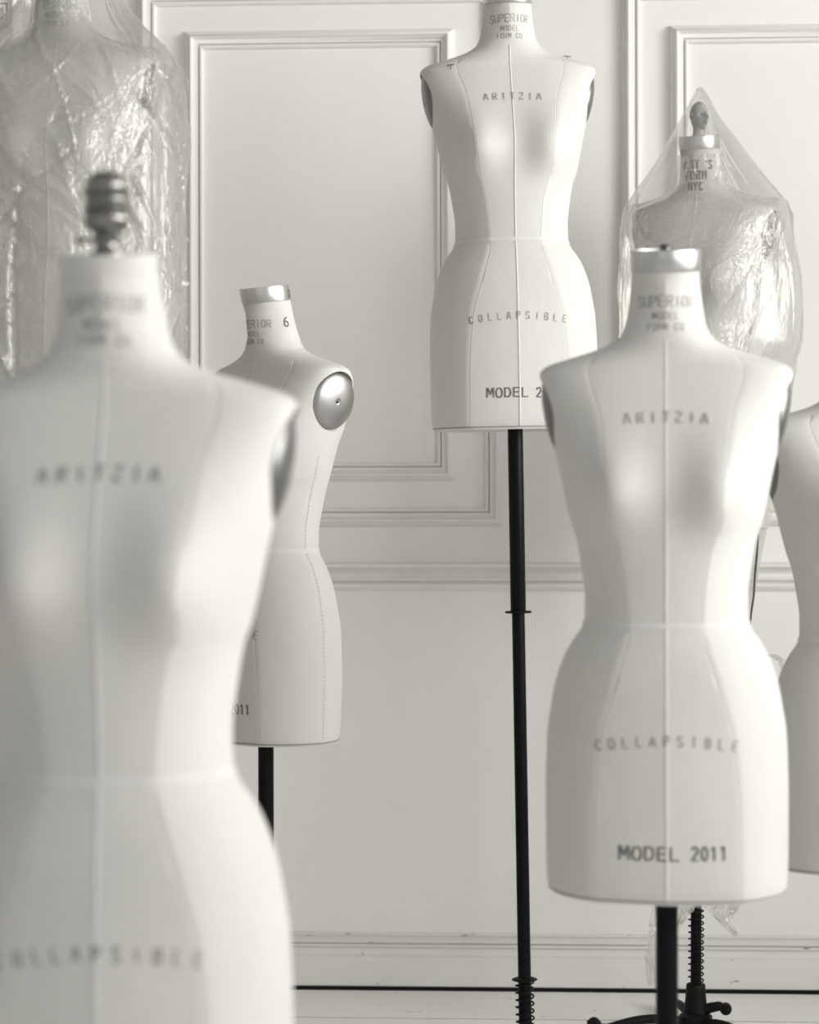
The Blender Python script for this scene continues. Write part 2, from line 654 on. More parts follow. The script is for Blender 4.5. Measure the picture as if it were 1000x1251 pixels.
def torso_point(z, phi, anchors, sec):
    x, yy = ell(z, phi, sec)
    # panels are slightly flat between their seams
    k = 0
    ap = abs(phi)
    body = 1 - sstep(.70, .78, z)
    neck = sstep(.845, .87, z)
    if body > 0:
        for i in range(4):
            if anchors[i] <= ap <= anchors[i + 1] + 1e-9:
                a, b = anchors[i], anchors[i + 1]
                if abs(phi) < 1e-9: break
                sg = 1 if phi >= 0 else -1
                pa, pb_ = ell(z, sg * a, sec), ell(z, sg * b, sec)
                t = 0 if abs(pb_[0] - pa[0]) + abs(pb_[1] - pa[1]) < 1e-9 else None
                # project on chord
                dx, dy = pb_[0] - pa[0], pb_[1] - pa[1]
                q = ((x - pa[0]) * dx + (yy - pa[1]) * dy) / (dx * dx + dy * dy + 1e-12)
                cx, cy = pa[0] + q * dx, pa[1] + q * dy
                kk = (0.50 if i < 1 else 0.28) * body
                x, yy = x + (cx - x) * kk, yy + (cy - yy) * kk
                break
    if neck > 0 and ap < PI / 2:
        sg = 1 if phi >= 0 else -1
        pa, pb_ = ell(z, 0, sec), ell(z, sg * PI / 2, sec)
        dx, dy = pb_[0] - pa[0], pb_[1] - pa[1]
        q = ((x - pa[0]) * dx + (yy - pa[1]) * dy) / (dx * dx + dy * dy)
        cx, cy = pa[0] + q * dx, pa[1] + q * dy
        kk = 0.24 * neck * (1 - sstep(.915, .937, z))
        x, yy = x + (cx - x) * kk, yy + (cy - yy) * kk
    # bust
    if abs(phi) < PI / 2 + .3 and .45 < z < .78:
        for s_ in (-1, 1):
            dzu = z - .600
            sz = .052 if dzu < 0 else .064
            r2 = ((x - s_ * .083) / .050) ** 2 + (dzu / sz) ** 2
            yy += .042 * math.exp(-r2 * 0.85) * max(0, math.cos(phi)) ** .3
        # the cover bridges the bust a little
        r2 = (x / .05) ** 2 + ((z - .61) / .06) ** 2
        yy += .006 * math.exp(-r2)
    return x, yy


def shear(z, yy):
    """neck top plane tips forward"""
    t = sstep(.86, .937, z)
    return z - (yy + .005) * math.tan(R(7.5)) * t


def ap_is_center(p): return abs(p) < .01


def make_torso_mesh(ztop=.968):
    zs = list(np.linspace(0, .014, 4)) + list(np.linspace(.014, .396, 52)[1:]) + list(np.linspace(.396, .412, 5)[1:]) + \
        list(np.linspace(.412, .765, 64)[1:]) + list(np.linspace(.765, .839, 50)[1:]) + list(np.linspace(.839, ztop, 26)[1:])
    rings = []
    for z in zs:
        sec = section(z)
        an = columns(z, sec)
        half = []
        for i in range(4):
            a, b = an[i], an[i + 1]
            half.append((a, True))
            a2, b2 = a + EPS, b - EPS
            for j in range(NP + 1):
                half.append((a2 + (b2 - a2) * j / NP, False))
        half.append((PI, True))
        full = half + [(-p, s_) for p, s_ in half[-2:0:-1]]
        ring = []
        for p, seam in full:
            x, yy = torso_point(z, p, an, sec)
            if seam and (z < .806 or ap_is_center(p)):
                # stitched seam: a shallow groove
                m_ = (sec[1] + sec[2]) / 2
                L = math.hypot(x, yy - m_)
                dd = 0 if ap_is_center(p) else .0011
                x -= x / L * dd; yy -= (yy - m_) / L * dd
            ring.append((x * S, yy * S, shear(z, yy) * S))
        rings.append(ring)
    n = len(rings[0])
    v, f = [], []
    # base: small rounding, closed with a flat bottom
    b0 = rings[0]
    cy_ = sum(p[1] for p in b0) / n
    v.append((0, cy_, 0.001))
    inner = [(p[0] * .90, (p[1] - cy_) * .90 + cy_, -0.0005) for p in b0]
    edge = [(p[0] * .975, (p[1] - cy_) * .975 + cy_, -0.0035) for p in b0]
    for r_ in [inner, edge] + rings:
        v += r_
    for i in range(n):
        f.append((0, 1 + i, 1 + (i + 1) % n))
    for k in range(len(rings) + 1):
        for i in range(n):
            i2 = (i + 1) % n
            f.append((1 + k * n + i, 1 + (k + 1) * n + i, 1 + (k + 1) * n + i2, 1 + k * n + i2))
    top = rings[-1]
    ct = (0, sum(p[1] for p in top) / n, sum(p[2] for p in top) / n)
    v.append(ct)
    kk = 1 + (len(rings) + 1) * n
    for i in range(n):
        f.append((len(v) - 1, kk + (i + 1) % n, kk + i))
    me = bpy.data.meshes.new('torso')
    me.from_pydata(v, [], f)
    me.materials.append(M_CANVAS)
    bm = bmesh.new(); bm.from_mesh(me)
    bmesh.ops.recalc_face_normals(bm, faces=bm.faces)
    bm.to_mesh(me); bm.free()
    return me


def arm_frame(sgn):
    """centre, outward axis, depth axis (y) and long axis of the arm opening"""
    c = Vector((sgn * .1605, -.041, .6630))
    long_ = Vector((sgn * .0225, -.006, .116)).normalized()
    out = Vector((sgn * 1, 0, 0))
    out = (out - long_ * out.dot(long_)).normalized()
    dep = out.cross(long_).normalized()
    return c, out, dep, long_


ARM_A, ARM_B = .0530, .0595     # half depth, half height


def cutter(sgn):
    c, out, dep, long_ = arm_frame(sgn)
    me = bpy.data.meshes.new('cut')
    bm = bmesh.new()
    n = 56
    lo, hi = [], []
    for i in range(n):
        a = 2 * PI * i / n
        off = dep * (ARM_A * math.cos(a)) + long_ * (ARM_B * math.sin(a))
        lo.append(bm.verts.new(c + off - out * .004))
        hi.append(bm.verts.new(c + off + out * .06))
    bm.faces.new(lo[::-1]); bm.faces.new(hi)
    for i in range(n):
        j = (i + 1) % n
        bm.faces.new((lo[i], lo[j], hi[j], hi[i]))
    bmesh.ops.recalc_face_normals(bm, faces=bm.faces)
    bm.to_mesh(me); bm.free()
    return me


def cut_torso(raw_):
    tmp = link_mesh('tmp', raw_)
    cuts = []
    for s_ in (-1, 1):
        co = link_mesh('cut', cutter(s_))
        cuts.append(co)
        md = tmp.modifiers.new('b', 'BOOLEAN')
        md.object = co
        md.operation = 'DIFFERENCE'
        md.solver = 'EXACT'
    dg = bpy.context.evaluated_depsgraph_get()
    me = bpy.data.meshes.new_from_object(tmp.evaluated_get(dg))
    me.name = 'torso'
    for o in [tmp] + cuts:
        bpy.data.objects.remove(o, do_unlink=True)
    me.shade_smooth()
    me.set_sharp_from_angle(angle=R(38))
    return me


raw = make_torso_mesh()
TORSO = cut_torso(raw)
TORSO_SHORT = cut_torso(make_torso_mesh(.944))      # neck without the metal collar
BVH = BVHTree.FromPolygons([v.co.copy() for v in raw.vertices], [tuple(p.vertices) for p in raw.polygons])


def surf(z, phi, off=0.0):
    """scaled local surface point at unscaled height z"""
    sec = section(z)
    an = columns(z, sec)
    x, yy = torso_point(z, phi, an, sec)
    m_ = (sec[1] + sec[2]) / 2
    L = math.hypot(x, yy - m_)
    x += x / L * off / S
    yy += (yy - m_) / L * off / S
    return Vector((x * S, yy * S, shear(z, yy) * S))


# waist band
def band_mesh(z0, z1, off, name, mat, n=120):
    v, f = [], []
    rows = [(z0, -.0015), (z0, off), (z1, off), (z1, -.0015)]
    for z, o_ in rows:
        for i in range(n):
            v.append(surf(z, -PI + 2 * PI * i / n, o_))
    for k in range(3):
        for i in range(n):
            i2 = (i + 1) % n
            f.append((k * n + i, k * n + i2, (k + 1) * n + i2, (k + 1) * n + i))
    me = bpy.data.meshes.new(name)
    me.from_pydata([tuple(q) for q in v], [], f)
    me.materials.append(mat)
    me.shade_smooth(); me.set_sharp_from_angle(angle=R(40))
    return me


ME_WAIST = band_mesh(.4005, .4085, .0009, 'waist_tape', M_TAPE)
ME_HEM = band_mesh(.0005, .0028, .0007, 'hem_edge', M_GROOVE)


def strip_mesh(phi, z0, z1, half, off, name, mat, n=90):
    v, f = [], []
    for i in range(n + 1):
        z = z0 + (z1 - z0) * i / n
        c = surf(z, phi, off)
        w_, f_, b_, n_ = section(z)
        for dx, o_ in ((-half, -.001), (-half, off * .8), (0, off), (half, off * .8), (half, -.001)):
            p = surf(z, phi, o_)
            v.append((p.x + dx * math.cos(phi), p.y - dx * math.sin(phi), p.z))
    for i in range(n):
        for j in range(4):
            a = i * 5 + j
            f.append((a, a + 1, a + 6, a + 5))
    me = bpy.data.meshes.new(name)
    me.from_pydata([tuple(q) for q in v], [], f)
    me.materials.append(mat)
    me.shade_smooth()
    return me


ME_CENTER = strip_mesh(0, .004, .832, .0016, .0005, 'center_seam', M_TAPE, 140)


def stitch_mesh():
    g_ = G()
    for phi in (PI / 2, -PI / 2):
        z = .012
        while z < .60:
            a, b = surf(z, phi, .0005), surf(z + .0045, phi, .0005)
            dy = .00055
            g_.add([(a.x, a.y - dy, a.z), (a.x, a.y + dy, a.z), (b.x, b.y + dy, b.z), (b.x, b.y - dy, b.z)], [(0, 1, 2, 3)])
            z += .0085
    me = bpy.data.meshes.new('stitching')
    me.from_pydata(g_.v, [], g_.f)
    me.materials.append(M_THREAD)
    return me


ME_STITCH = stitch_mesh()

# neck seam: fine piped line where the neck joins
g = G()
g.tube([surf(.838 - .010 * math.cos(a), a, .0) for a in np.linspace(-PI, PI, 97)[:-1]], .0007, 6, True)
ME_NECKSEAM = bpy.data.meshes.new('neck_seam')
ME_NECKSEAM.from_pydata(g.v, [], g.f); ME_NECKSEAM.materials.append(M_TAPE); ME_NECKSEAM.shade_smooth()


# metal collar around the neck top
def collar_mesh():
    n = 72
    v, f = [], []
    rows = [(.9385, .0002), (.9385, .0016), (.9400, .0021), (.9695, .0021), (.9715, .0016), (.9715, -.0015), (.966, -.0015)]
    for z, o_ in rows:
        sec = section(min(z, .968))
        m_ = (sec[1] + sec[2]) / 2
        for i in range(n):
            a = 2 * PI * i / n
            x = (sec[0] + o_ / S) * math.sin(a)
            yy = m_ + ((sec[1] - sec[2]) / 2 + o_ / S) * math.cos(a)
            v.append((x * S, yy * S, (z - (yy + .005) * math.tan(R(7.5))) * S))
    for k in range(len(rows) - 1):
        for i in range(n):
            i2 = (i + 1) % n
            f.append((k * n + i, k * n + i2, (k + 1) * n + i2, (k + 1) * n + i))
    me = bpy.data.meshes.new('collar_ring')
    me.from_pydata(v, [], f)
    me.materials.append(M_CHROME)
    me.shade_smooth(); me.set_sharp_from_angle(angle=R(35))
    return me


ME_COLLAR = collar_mesh()


def plate_mesh(sgn):
    c, out, dep, long_ = arm_frame(sgn)
    n, v, f = 56, [], []
    prof = [(1.0, -.0035), (.985, -.001), (.93, .0030), (.8, .0065), (.6, .0095), (.4, .0112), (.2, .012), (.13, .012), (.11, .0105), (.07, .0098)]
    for r_, h in prof:
        for i in range(n):
            a = 2 * PI * i / n
            v.append(c + dep * (ARM_A * .975 * r_ * math.cos(a)) + long_ * (ARM_B * .975 * r_ * math.sin(a)) + out * (h - .001))
    for k in range(len(prof) - 1):
        for i in range(n):
            j = (i + 1) % n
            f.append((k * n + i, k * n + j, (k + 1) * n + j, (k + 1) * n + i))
    f.append(tuple(range((len(prof) - 1) * n, len(prof) * n)))
    return v, f


def screw_mesh(sgn):
    c, out, dep, long_ = arm_frame(sgn)
    g_ = G()
    m_ = Matrix.Translation(c + out * .0075) @ Matrix((dep, long_, out)).transposed().to_4x4()
    g_.lathe([(.0032, 0), (.0032, .0022), (.0026, .0032), (.0012, .0038), (.0002, .0039)], 14, m_)
    return g_


# ------------------------------------------------------------------ stencil lettering
def arc(cx, cy, rx, ry, a0, a1, n=7):
    return [(cx + rx * math.cos(R(a0 + (a1 - a0) * i / n)), cy + ry * math.sin(R(a0 + (a1 - a0) * i / n))) for i in range(n + 1)]


GL = {
    'A': [[(0, 0), (.42, 1)], [(.58, 1), (1, 0)], [(.30, .34), (.70, .34)]],
    'R': [[(.1, 0), (.1, 1)], [(.28, 1), (.6, 1)] + arc(.62, .76, .3, .24, 90, -90) + [(.28, .52)], [(.55, .42), (.95, 0)]],
    'I': [[(.5, 0), (.5, 1)]],
    'T': [[(0, 1), (.38, 1)], [(.62, 1), (1, 1)], [(.5, 0), (.5, .88)]],
    'Z': [[(.02, 1), (.95, 1), (.62, .58)], [(.38, .42), (.05, 0), (.98, 0)]],
    'S': [arc(.5, .76, .4, .24, 20, 250), arc(.5, .24, .4, .26, 70, -160)],
    'U': [[(.1, 1), (.1, .3)] + arc(.45, .28, .35, .28, 180, 255, 4), arc(.55, .28, .35, .28, 285, 360, 4) + [(.9, 1)]],
    'P': [[(.1, 0), (.1, 1)], [(.28, 1), (.6, 1)] + arc(.6, .74, .32, .26, 90, -90) + [(.28, .48)]],
    'E': [[(.12, 0), (.12, 1)], [(.30, 1), (.92, 1)], [(.30, .52), (.78, .52)], [(.30, 0), (.92, 0)]],
    'O': [arc(.44, .5, .38, .5, 100, 260, 9), arc(.56, .5, .38, .5, 80, -80, 9)],
    'M': [[(.06, 0), (.06, 1)], [(.16, 1), (.5, .28), (.84, 1)], [(.94, 1), (.94, 0)]],
    'D': [[(.1, 0), (.1, 1)], [(.3, 1), (.48, 1)] + arc(.48, .5, .44, .5, 90, -90, 9) + [(.3, 0)]],
    'L': [[(.12, 1), (.12, 0)], [(.30, 0), (.92, 0)]],
    'F': [[(.12, 0), (.12, 1)], [(.30, 1), (.92, 1)], [(.30, .52), (.78, .52)]],
    'C': [arc(.54, .5, .44, .5, 105, 255, 9), arc(.54, .5, .40, .5, 75, 35, 3), arc(.54, .5, .40, .5, -75, -35, 3)],
    'B': [[(.1, 0), (.1, 1)], [(.28, 1), (.55, 1)] + arc(.55, .76, .32, .24, 90, -90) + [(.28, .52)], [(.55, .52)] + arc(.56, .26, .36, .26, 90, -90) + [(.28, 0)]],
    'N': [[(.08, 0), (.08, 1)], [(.18, .92), (.82, .08)], [(.92, 0), (.92, 1)]],
    'Y': [[(0, 1), (.44, .5)], [(.56, .5), (1, 1)], [(.5, 0), (.5, .42)]],
    '2': [arc(.5, .72, .38, .28, 170, -30, 8) + [(.08, 0), (.95, 0)]],
    '0': [arc(.44, .5, .36, .5, 100, 260, 9), arc(.56, .5, .36, .5, 80, -80, 9)],
    '1': [[(.18, .78), (.5, 1), (.5, 0)]],
    '6': [arc(.60, .5, .48, .5, 80, 180, 6) + arc(.52, .28, .40, .28, 180, 300, 6), arc(.52, .30, .38, .26, 290, 480, 8)],
    "'": [[(.5, 1), (.45, .75)]],
}
SOLID = {
    'O': [arc(.5, .5, .42, .5, 97, 263, 10), arc(.5, .5, .42, .5, 83, -83, 10)],
    '0': [arc(.5, .5, .36, .5, 96, 264, 10), arc(.5, .5, .36, .5, 84, -84, 10)],
    'E': [[(.12, 0), (.12, 1)], [(.12, .97), (.92, .97)], [(.12, .52), (.82, .52)], [(.12, .03), (.92, .03)]],
    'D': [[(.1, 0), (.1, 1)], [(.22, .97), (.48, .97)] + arc(.48, .5, .40, .47, 90, -90, 9) + [(.22, .03)]],
    'L': [[(.12, 1), (.12, 0)], [(.12, .03), (.9, .03)]],
}


def hit_front(u, z):
    r_ = BVH.ray_cast(Vector((-u, .6, z)), Vector((0, -1, 0)))
    return (r_[0], r_[1]) if r_[0] else None


def hit_neck(u, z, phi0=0.0):
    cy_ = -.012
    a = phi0 + u / .047
    d = Vector((-math.sin(a), math.cos(a), 0))
    r_ = BVH.ray_cast(Vector((0, cy_, z)) + d * .4, -d)
    return (r_[0], r_[1]) if r_[0] else None


def lettering(name, text, height, width, z, mat, parent, hit=hit_front, th=.17, arch=0.0, gw=.62, glyphs=GL, spread=None, lab=None, hoff=0.0, zo=0.0):
    """width = overall width of the line; letters sit at equal pitch; z = middle of the line (torso local)"""
    n = len(text)
    cw = height * gw
    pitch = (width - cw) / max(n - 1, 1)
    v, f = [], []
    for i, ch in enumerate(text):
        if ch == ' ': continue
        gx0 = -width / 2 + i * pitch if n > 1 else -cw / 2
        jit = random.uniform(-.03, .03) * height
        u_mid = gx0 + cw / 2
        t_ = u_mid / (width / 2 + 1e-9)
        slope = -2 * arch * t_ / (width / 2 + 1e-9)
        ca, sa = math.cos(math.atan(slope)), math.sin(math.atan(slope))
        strokes = glyphs.get(ch, GL[ch])
        for st in strokes:
            pts = [Vector((p[0] * cw, (p[1] - .5) * height)) for p in st]
            for a, b in zip(pts[:-1], pts[1:]):
                d = (b - a)
                L = d.length
                if L < 1e-7: continue
                d /= L
                # heavy uprights, lighter diagonals and bars
                t2 = height * th * (0.5 if abs(d.y) > .5 else 0.36)
                nrm = Vector((-d.y, d.x)) * t2
                a2, b2 = a - d * height * .02, b + d * height * .02
                k = max(1, int(math.ceil((L) / .0035)))
                row = []
                for j in range(k + 1):
                    c = a2 + (b2 - a2) * j / k
                    for sg in (1, -1):
                        q = c + nrm * sg
                        lx, ly = q.x - cw / 2, q.y
                        uu = u_mid + lx * ca - ly * sa
                        zz = z + jit - arch * t_ * t_ + lx * sa + ly * ca
                        h = hit(uu + hoff, zz)
                        row.append(h)
                if any(h is None for h in row): continue
                base = len(v)
                for p, nn in row:
                    if nn.dot(Vector((0, 0, 1))) > 2: pass
                    nn = nn if nn.dot(p - Vector((0, -.02, p.z))) > 0 else -nn
                    v.append(p + nn * (.00035 if abs(p.x) > .0030 or p.z > .76 else .0009))
                for j in range(k):
                    f.append((base + 2 * j, base + 2 * j + 1, base + 2 * j + 3, base + 2 * j + 2))
    o = mesh(name, [Vector((p.x, p.y, p.z + zo)) for p in v], f, mat, parent)
    if lab: o['label'] = lab
    return o


# ------------------------------------------------------------------ stands
def coil_mesh(z0, z1, r_=.0178, pitch=.0145):
    g_ = G()
    turns = (z1 - z0) / pitch
    k = int(turns * 18)
    g_.tube([(r_ * math.cos(2 * PI * turns * i / k), r_ * math.sin(2 * PI * turns * i / k), z0 + (z1 - z0) * i / k) for i in range(k + 1)], .0019, 6)
    return g_


HUB_TOP = .113


def build_stand(root, hb, step, base_rot, stop=.278, angles=None, r_up=.0155, r_lo=.0130):
    g_ = G(); g_.lathe([(r_up * .97, step), (r_up, step + .002), (r_up, hb + .004)], 28)
    g_.build('pole', M_BLACK, root, 40)
    g_ = G(); g_.lathe([(r_lo, .03), (r_lo, step + .004)], 28)
    g_.build('lower_rod', M_BLACK, root, 40)
    g_ = G(); g_.lathe([(r_up, step - .0022), (.026, step - .0018), (.027, step), (.026, step + .0018), (r_up, step + .0022)], 32)
    g_.build('pole_flange', M_IRON, root, 40)
    g_ = G(); g_.lathe([(r_lo, stop - .001), (.024, stop - .0005), (.0262, stop + .001), (.024, stop + .0025), (r_lo, stop + .006)], 32) if step > .9 else g_.lathe([(r_lo, stop - .001), (.0185, stop - .0005), (.0192, stop + .001), (.0185, stop + .0025), (r_lo, stop + .003)], 32)
    g_.build('spring_stop', M_IRON, root, 40)
    coil_mesh(HUB_TOP, stop).build('spring', M_IRON, root, 60)
    g_ = G(); g_.lathe([(.030, .040), (.029, .055), (.0255, .075), (.0235, .10), (.0228, HUB_TOP - .002), (.021, HUB_TOP), (r_lo, HUB_TOP)], 28)
    g_.lathe([(.018, .022), (.038, .026), (.040, .040), (.030, .048)], 28)
    g_.build('base_hub', M_IRON, root, 40)
    for k in range(3):
        a = base_rot + (k * 2 * PI / 3 if angles is None else R(angles[k]))
        pts, rad = [], []
        for i in range(15):
            t = i / 14
            rr = .02 + .235 * t
            zz = .025 + .014 * math.sin(PI * min(t * 1.15, 1)) - .004 * t
            pts.append((rr * math.cos(a), rr * math.sin(a), zz))
            rad.append(.0125 - .004 * t + (.006 * sstep(.82, 1, t)))
        g_ = G(); g_.tube(pts, rad, 10)
        leg = g_.build('base_leg', M_IRON, root, 50)
        # caster: fork and wheel
        cx, cy = .255 * math.cos(a), .255 * math.sin(a)
        g2 = G()
        g2.lathe([(.004, -.010), (.013, -.009), (.0165, -.004), (.0165, .004), (.013, .009), (.004, .010)], 20,
                 Matrix.Translation((cx, cy, .0167)) @ Matrix.Rotation(a + .6, 4, 'Z') @ Matrix.Rotation(PI / 2, 4, 'X'))
        wheel = g2.build('caster_wheel', M_IRON, leg, 40)
        g2 = G()
        g2.lathe([(.006, .028), (.016, .031), (.017, .037), (.010, .045), (.004, .048)], 16, Matrix.Translation((cx, cy, 0)))
        for sg in (-1, 1):
            m_ = Matrix.Translation((cx, cy, 0)) @ Matrix.Rotation(a + .6, 4, 'Z')
            vv = [m_ @ Vector(p) for p in ((-.008, sg * .0115, .016), (.008, sg * .0115, .016), (.010, sg * .0115, .040), (-.010, sg * .0115, .040),
                                           (-.008, sg * .0135, .016), (.008, sg * .0135, .016), (.010, sg * .0135, .040), (-.010, sg * .0135, .040))]
            g2.add(vv, [(0, 1, 2, 3), (7, 6, 5, 4), (0, 4, 5, 1), (1, 5, 6, 2), (2, 6, 7, 3), (3, 7, 4, 0)])
        g2.build('caster_fork', M_IRON, leg, 40)


def lowered(me_or_g, hb, name, root, mat=None, smooth=None):
    if isinstance(me_or_g, G):
        o = me_or_g.build(name, mat, root, smooth)
    else:
        o = link_mesh(name, me_or_g, root)
    o.location = (0, 0, hb)
    return o


def dress_form(px, d, base_py, turn, label, group='canvas dress forms on black stands', collar=True, finial=None, step=.40,
               lean=0.0, base_rot=0.0, text='std', plate=None, zb=None, number=False, pins=False, collar_dz=0.0, stop=.278, plain=False, angles=None):
    p = at(px, 600, d)
    hb = zb if zb is not None else HC + (600 - base_py) / F * d
    face = math.atan2(-p.y, -p.x) - PI / 2
    root = empty('dress_form', (p.x, p.y, 0), face + R(turn))
    tag(root, label, 'dress form', group)
    if lean:
        root.rotation_mode = 'XYZ'
        # lean sideways in the picture about the floor point
        q = Matrix.Rotation(R(lean), 4, Vector((0, 1, 0))) @ Matrix.Rotation(face + R(turn), 4, 'Z')
        root.rotation_euler = q.to_euler()
    t = lowered(TORSO if collar else TORSO_SHORT, hb, 'torso', root)
    for me, nm in ((ME_WAIST, 'waist_tape'), (ME_CENTER, 'center_seam'), (ME_HEM, 'hem_edge'), (ME_STITCH, 'stitching'), (ME_NECKSEAM, 'neck_seam')):
        o_ = lowered(me, hb, nm, root)
        if nm == 'stitching': o_['kind'] = 'stuff'
    if collar:
        lowered(ME_COLLAR, hb + collar_dz, 'collar_ring', root)
    for s_ in (-1, 1):
        v, f = plate_mesh(s_)
        pl = mesh('arm_plate', v, f, plate or M_PLATE2, root, 40)
        pl.location = (0, 0, hb)
        sc = screw_mesh(s_).build('screw', M_STEEL, pl, 40)
    if text == 'std':
        lettering('neck_lettering', 'SUPERIOR', .0150, .088, .818 + hb, M_INKF, root, hit=lambda u, z: hit_neck(u, z - hb), zo=hb, th=.15)
        lettering('neck_lettering', 'MODEL', .0100, .040, .7985 + hb, M_INKF, root, hit=lambda u, z: hit_neck(u, z - hb), zo=hb, th=.17)
        lettering('neck_lettering', 'FORM CO', .0100, .056, .7835 + hb, M_INKF, root, hit=lambda u, z: hit_neck(u, z - hb), zo=hb, th=.17)
        if not plain: lettering('chest_lettering', 'ARITZIA', .0140, .114, .6570 + hb, M_INKF, root, hit=lambda u, z: hit_front(u, z - hb), zo=hb, th=.24, arch=.002)
        if not plain: lettering('hip_lettering', 'COLLAPSIBLE', .0140, .192, .2190 + hb, M_INKF, root, hit=lambda u, z: hit_front(u, z - hb), zo=hb, th=.20, arch=.008, gw=.55)
        if not plain:
            lettering('model_lettering', 'MODEL', .0185, .0820, .0680 + hb, M_INK, root, hit=lambda u, z: hit_front(u, z - hb), zo=hb, th=.19, gw=.76, glyphs=SOLID, hoff=-.0232)
            lettering('model_lettering', '2011', .0185, .0490, .0680 + hb, M_INK, root, hit=lambda u, z: hit_front(u, z - hb), zo=hb, th=.19, gw=.55, glyphs=SOLID, hoff=.0570)
    elif text == 'alt':
        for tx_, wd_, z_ in (("AM IT 'S", .084, .8245), ('FORM', .056, .8000), ('NYC', .040, .7760)):
            lettering('neck_lettering', tx_, .0185, wd_, z_ + hb, M_INK, root, hit=lambda u, z: hit_neck(u, z - hb), zo=hb, th=.26, gw=.55)
    if number:
        lettering('size_number', '6', .0175, .011, .822 + hb, M_INK, root, hit=lambda u, z: hit_neck(u, z - hb, R(90)), zo=hb, th=.2)
        n_ = lettering('collar_number', '2', .016, .011, .879 + hb, M_INK, root, hit=lambda u, z: hit_neck(u, z - hb, R(108)), zo=hb, th=.2)
        n_.location = (0, 0, 0)
        for vv in n_.data.vertices:
            r_ = Vector((vv.co.x, vv.co.y + .002, 0)).normalized() * .0026
            vv.co.x += r_.x; vv.co.y += r_.y
    if pins:
        for s_, ph in ((1, 0), (-1, 0.0)):
            g_ = G()
            h = hit_front(-s_ * .118, .713 if s_ > 0 else .722)
            hp = BVH.ray_cast(Vector((s_ * .118, .02 if s_ > 0 else -.005, 1.2)), Vector((0, 0, -1)))
            p_ = hp[0] if hp[0] else h[0]
            a_ = p_ + Vector((-.007, .004, .0022)); b_ = p_ + Vector((.008, .002, .0022 - s_ * .002))
            g_.tube([a_, b_], .0009, 6)
            g_.tube([p_ + Vector((0, .003, .0022)), p_ + Vector((.001, .006, -.008))], .0006, 6)
            lowered(g_, hb, 'pin', root, M_STEEL, 40)
    build_stand(root, hb, step, base_rot - (face + R(turn)), stop, angles)
    top = Vector((0, .0025 * S, (.968) * S + hb))
    return root, hb, top


CAPZ = .968 * S

# nearest form, no metal collar, brass finial
f1, hb1, top1 = dress_form(154, 2.20, 0, -9, 'canvas dress form with ridged brass knob on its neck, largest and nearest of all', zb=.596, collar=False, step=.40, base_rot=.4, lean=-.7)
g = G()
mt = Matrix.Translation((0, .002, hb1 + .944 * S - .003)) @ Matrix.Diagonal((1.0, 1.0, 1.0, 1))
g.lathe([(.018, 0), (.018, .0025), (.0125, .005), (.0105, .009), (.0122, .014), (.0135, .019), (.0115, .0215), (.012, .023), (.0175, .025), (.0205, .029),
         (.0222, .034), (.0226, .037), (.0210, .0405), (.0188, .0420), (.0228, .0440), (.0236, .0455), (.0226, .0475), (.0190, .0492), (.0208, .053), (.0208, .0555), (.0190, .0582),
         (.0228, .0600), (.0234, .0618), (.0220, .0640), (.0200, .0655), (.0200, .0715), (.0175, .0760), (.0135, .0795), (.0085, .0815), (.003, .0823)], 40, mt)
fin = g.build('finial', M_BRASS, f1, 50)
g = G()
mt2 = Matrix.Translation((.011, .006, hb1 + .944 * S + .013)) @ Matrix.Rotation(R(90), 4, 'Y')
g.lathe([(.0022, 0), (.0022, .011), (.0045, .0115), (.0048, .0155), (.003, .017)], 16, mt2)
g.build('thumb_screw', M_BRASS, fin, 50)

# size six form turned to the side, behind the nearest
f3, hb3, top3 = dress_form(324, 4.54, 901, -50, 'canvas dress form turned sideways, domed metal arm plate and size 6 on neck',
                           plate=M_PLATE, number=True, step=.40, base_rot=.9)
# raised form in the middle
f4, hb4, top4 = dress_form(641.5, 4.60, 524, 5, 'canvas dress form raised highest on a long black pole against the wall panels',
                           step=.993, lean=-.85, base_rot=2.0, pins=True, collar_dz=-.0095, stop=.2545)
# the form in front on the right
f5, hb5, top5 = dress_form(813, 3.20, 1087, 0, 'canvas dress form with metal collar on thick black pole, right of the raised one', step=.40, base_rot=1.2)
g = G(); g.lathe([(.007, -.004), (.007, .006), (.0085, .0065), (.009, .0095), (.006, .0105)], 20, Matrix.Translation((0, -.004, hb5 + CAPZ)))
g.build('stud', M_STEEL, f5, 40)
# form cut by the right edge
f7, hb7, top7 = dress_form(1059, 3.80, 1056, 20, 'shaded canvas dress form cut off by the right edge of the photo', step=.40, base_rot=.2)
# two wrapped forms
f6, hb6, top6 = dress_form(848, 5.22, 658, -17, 'canvas dress form with small carved head finial, inside clear plastic bag', text='alt', zb=1.150,
                           step=.45, lean=.35, base_rot=0, angles=(103, 196, 305))
f2, hb2, top2 = dress_form(73, 4.10, 0, -14, 'canvas dress form wrapped in crinkled plastic at the top left', zb=1.285, step=.5, base_rot=.5, plain=True)


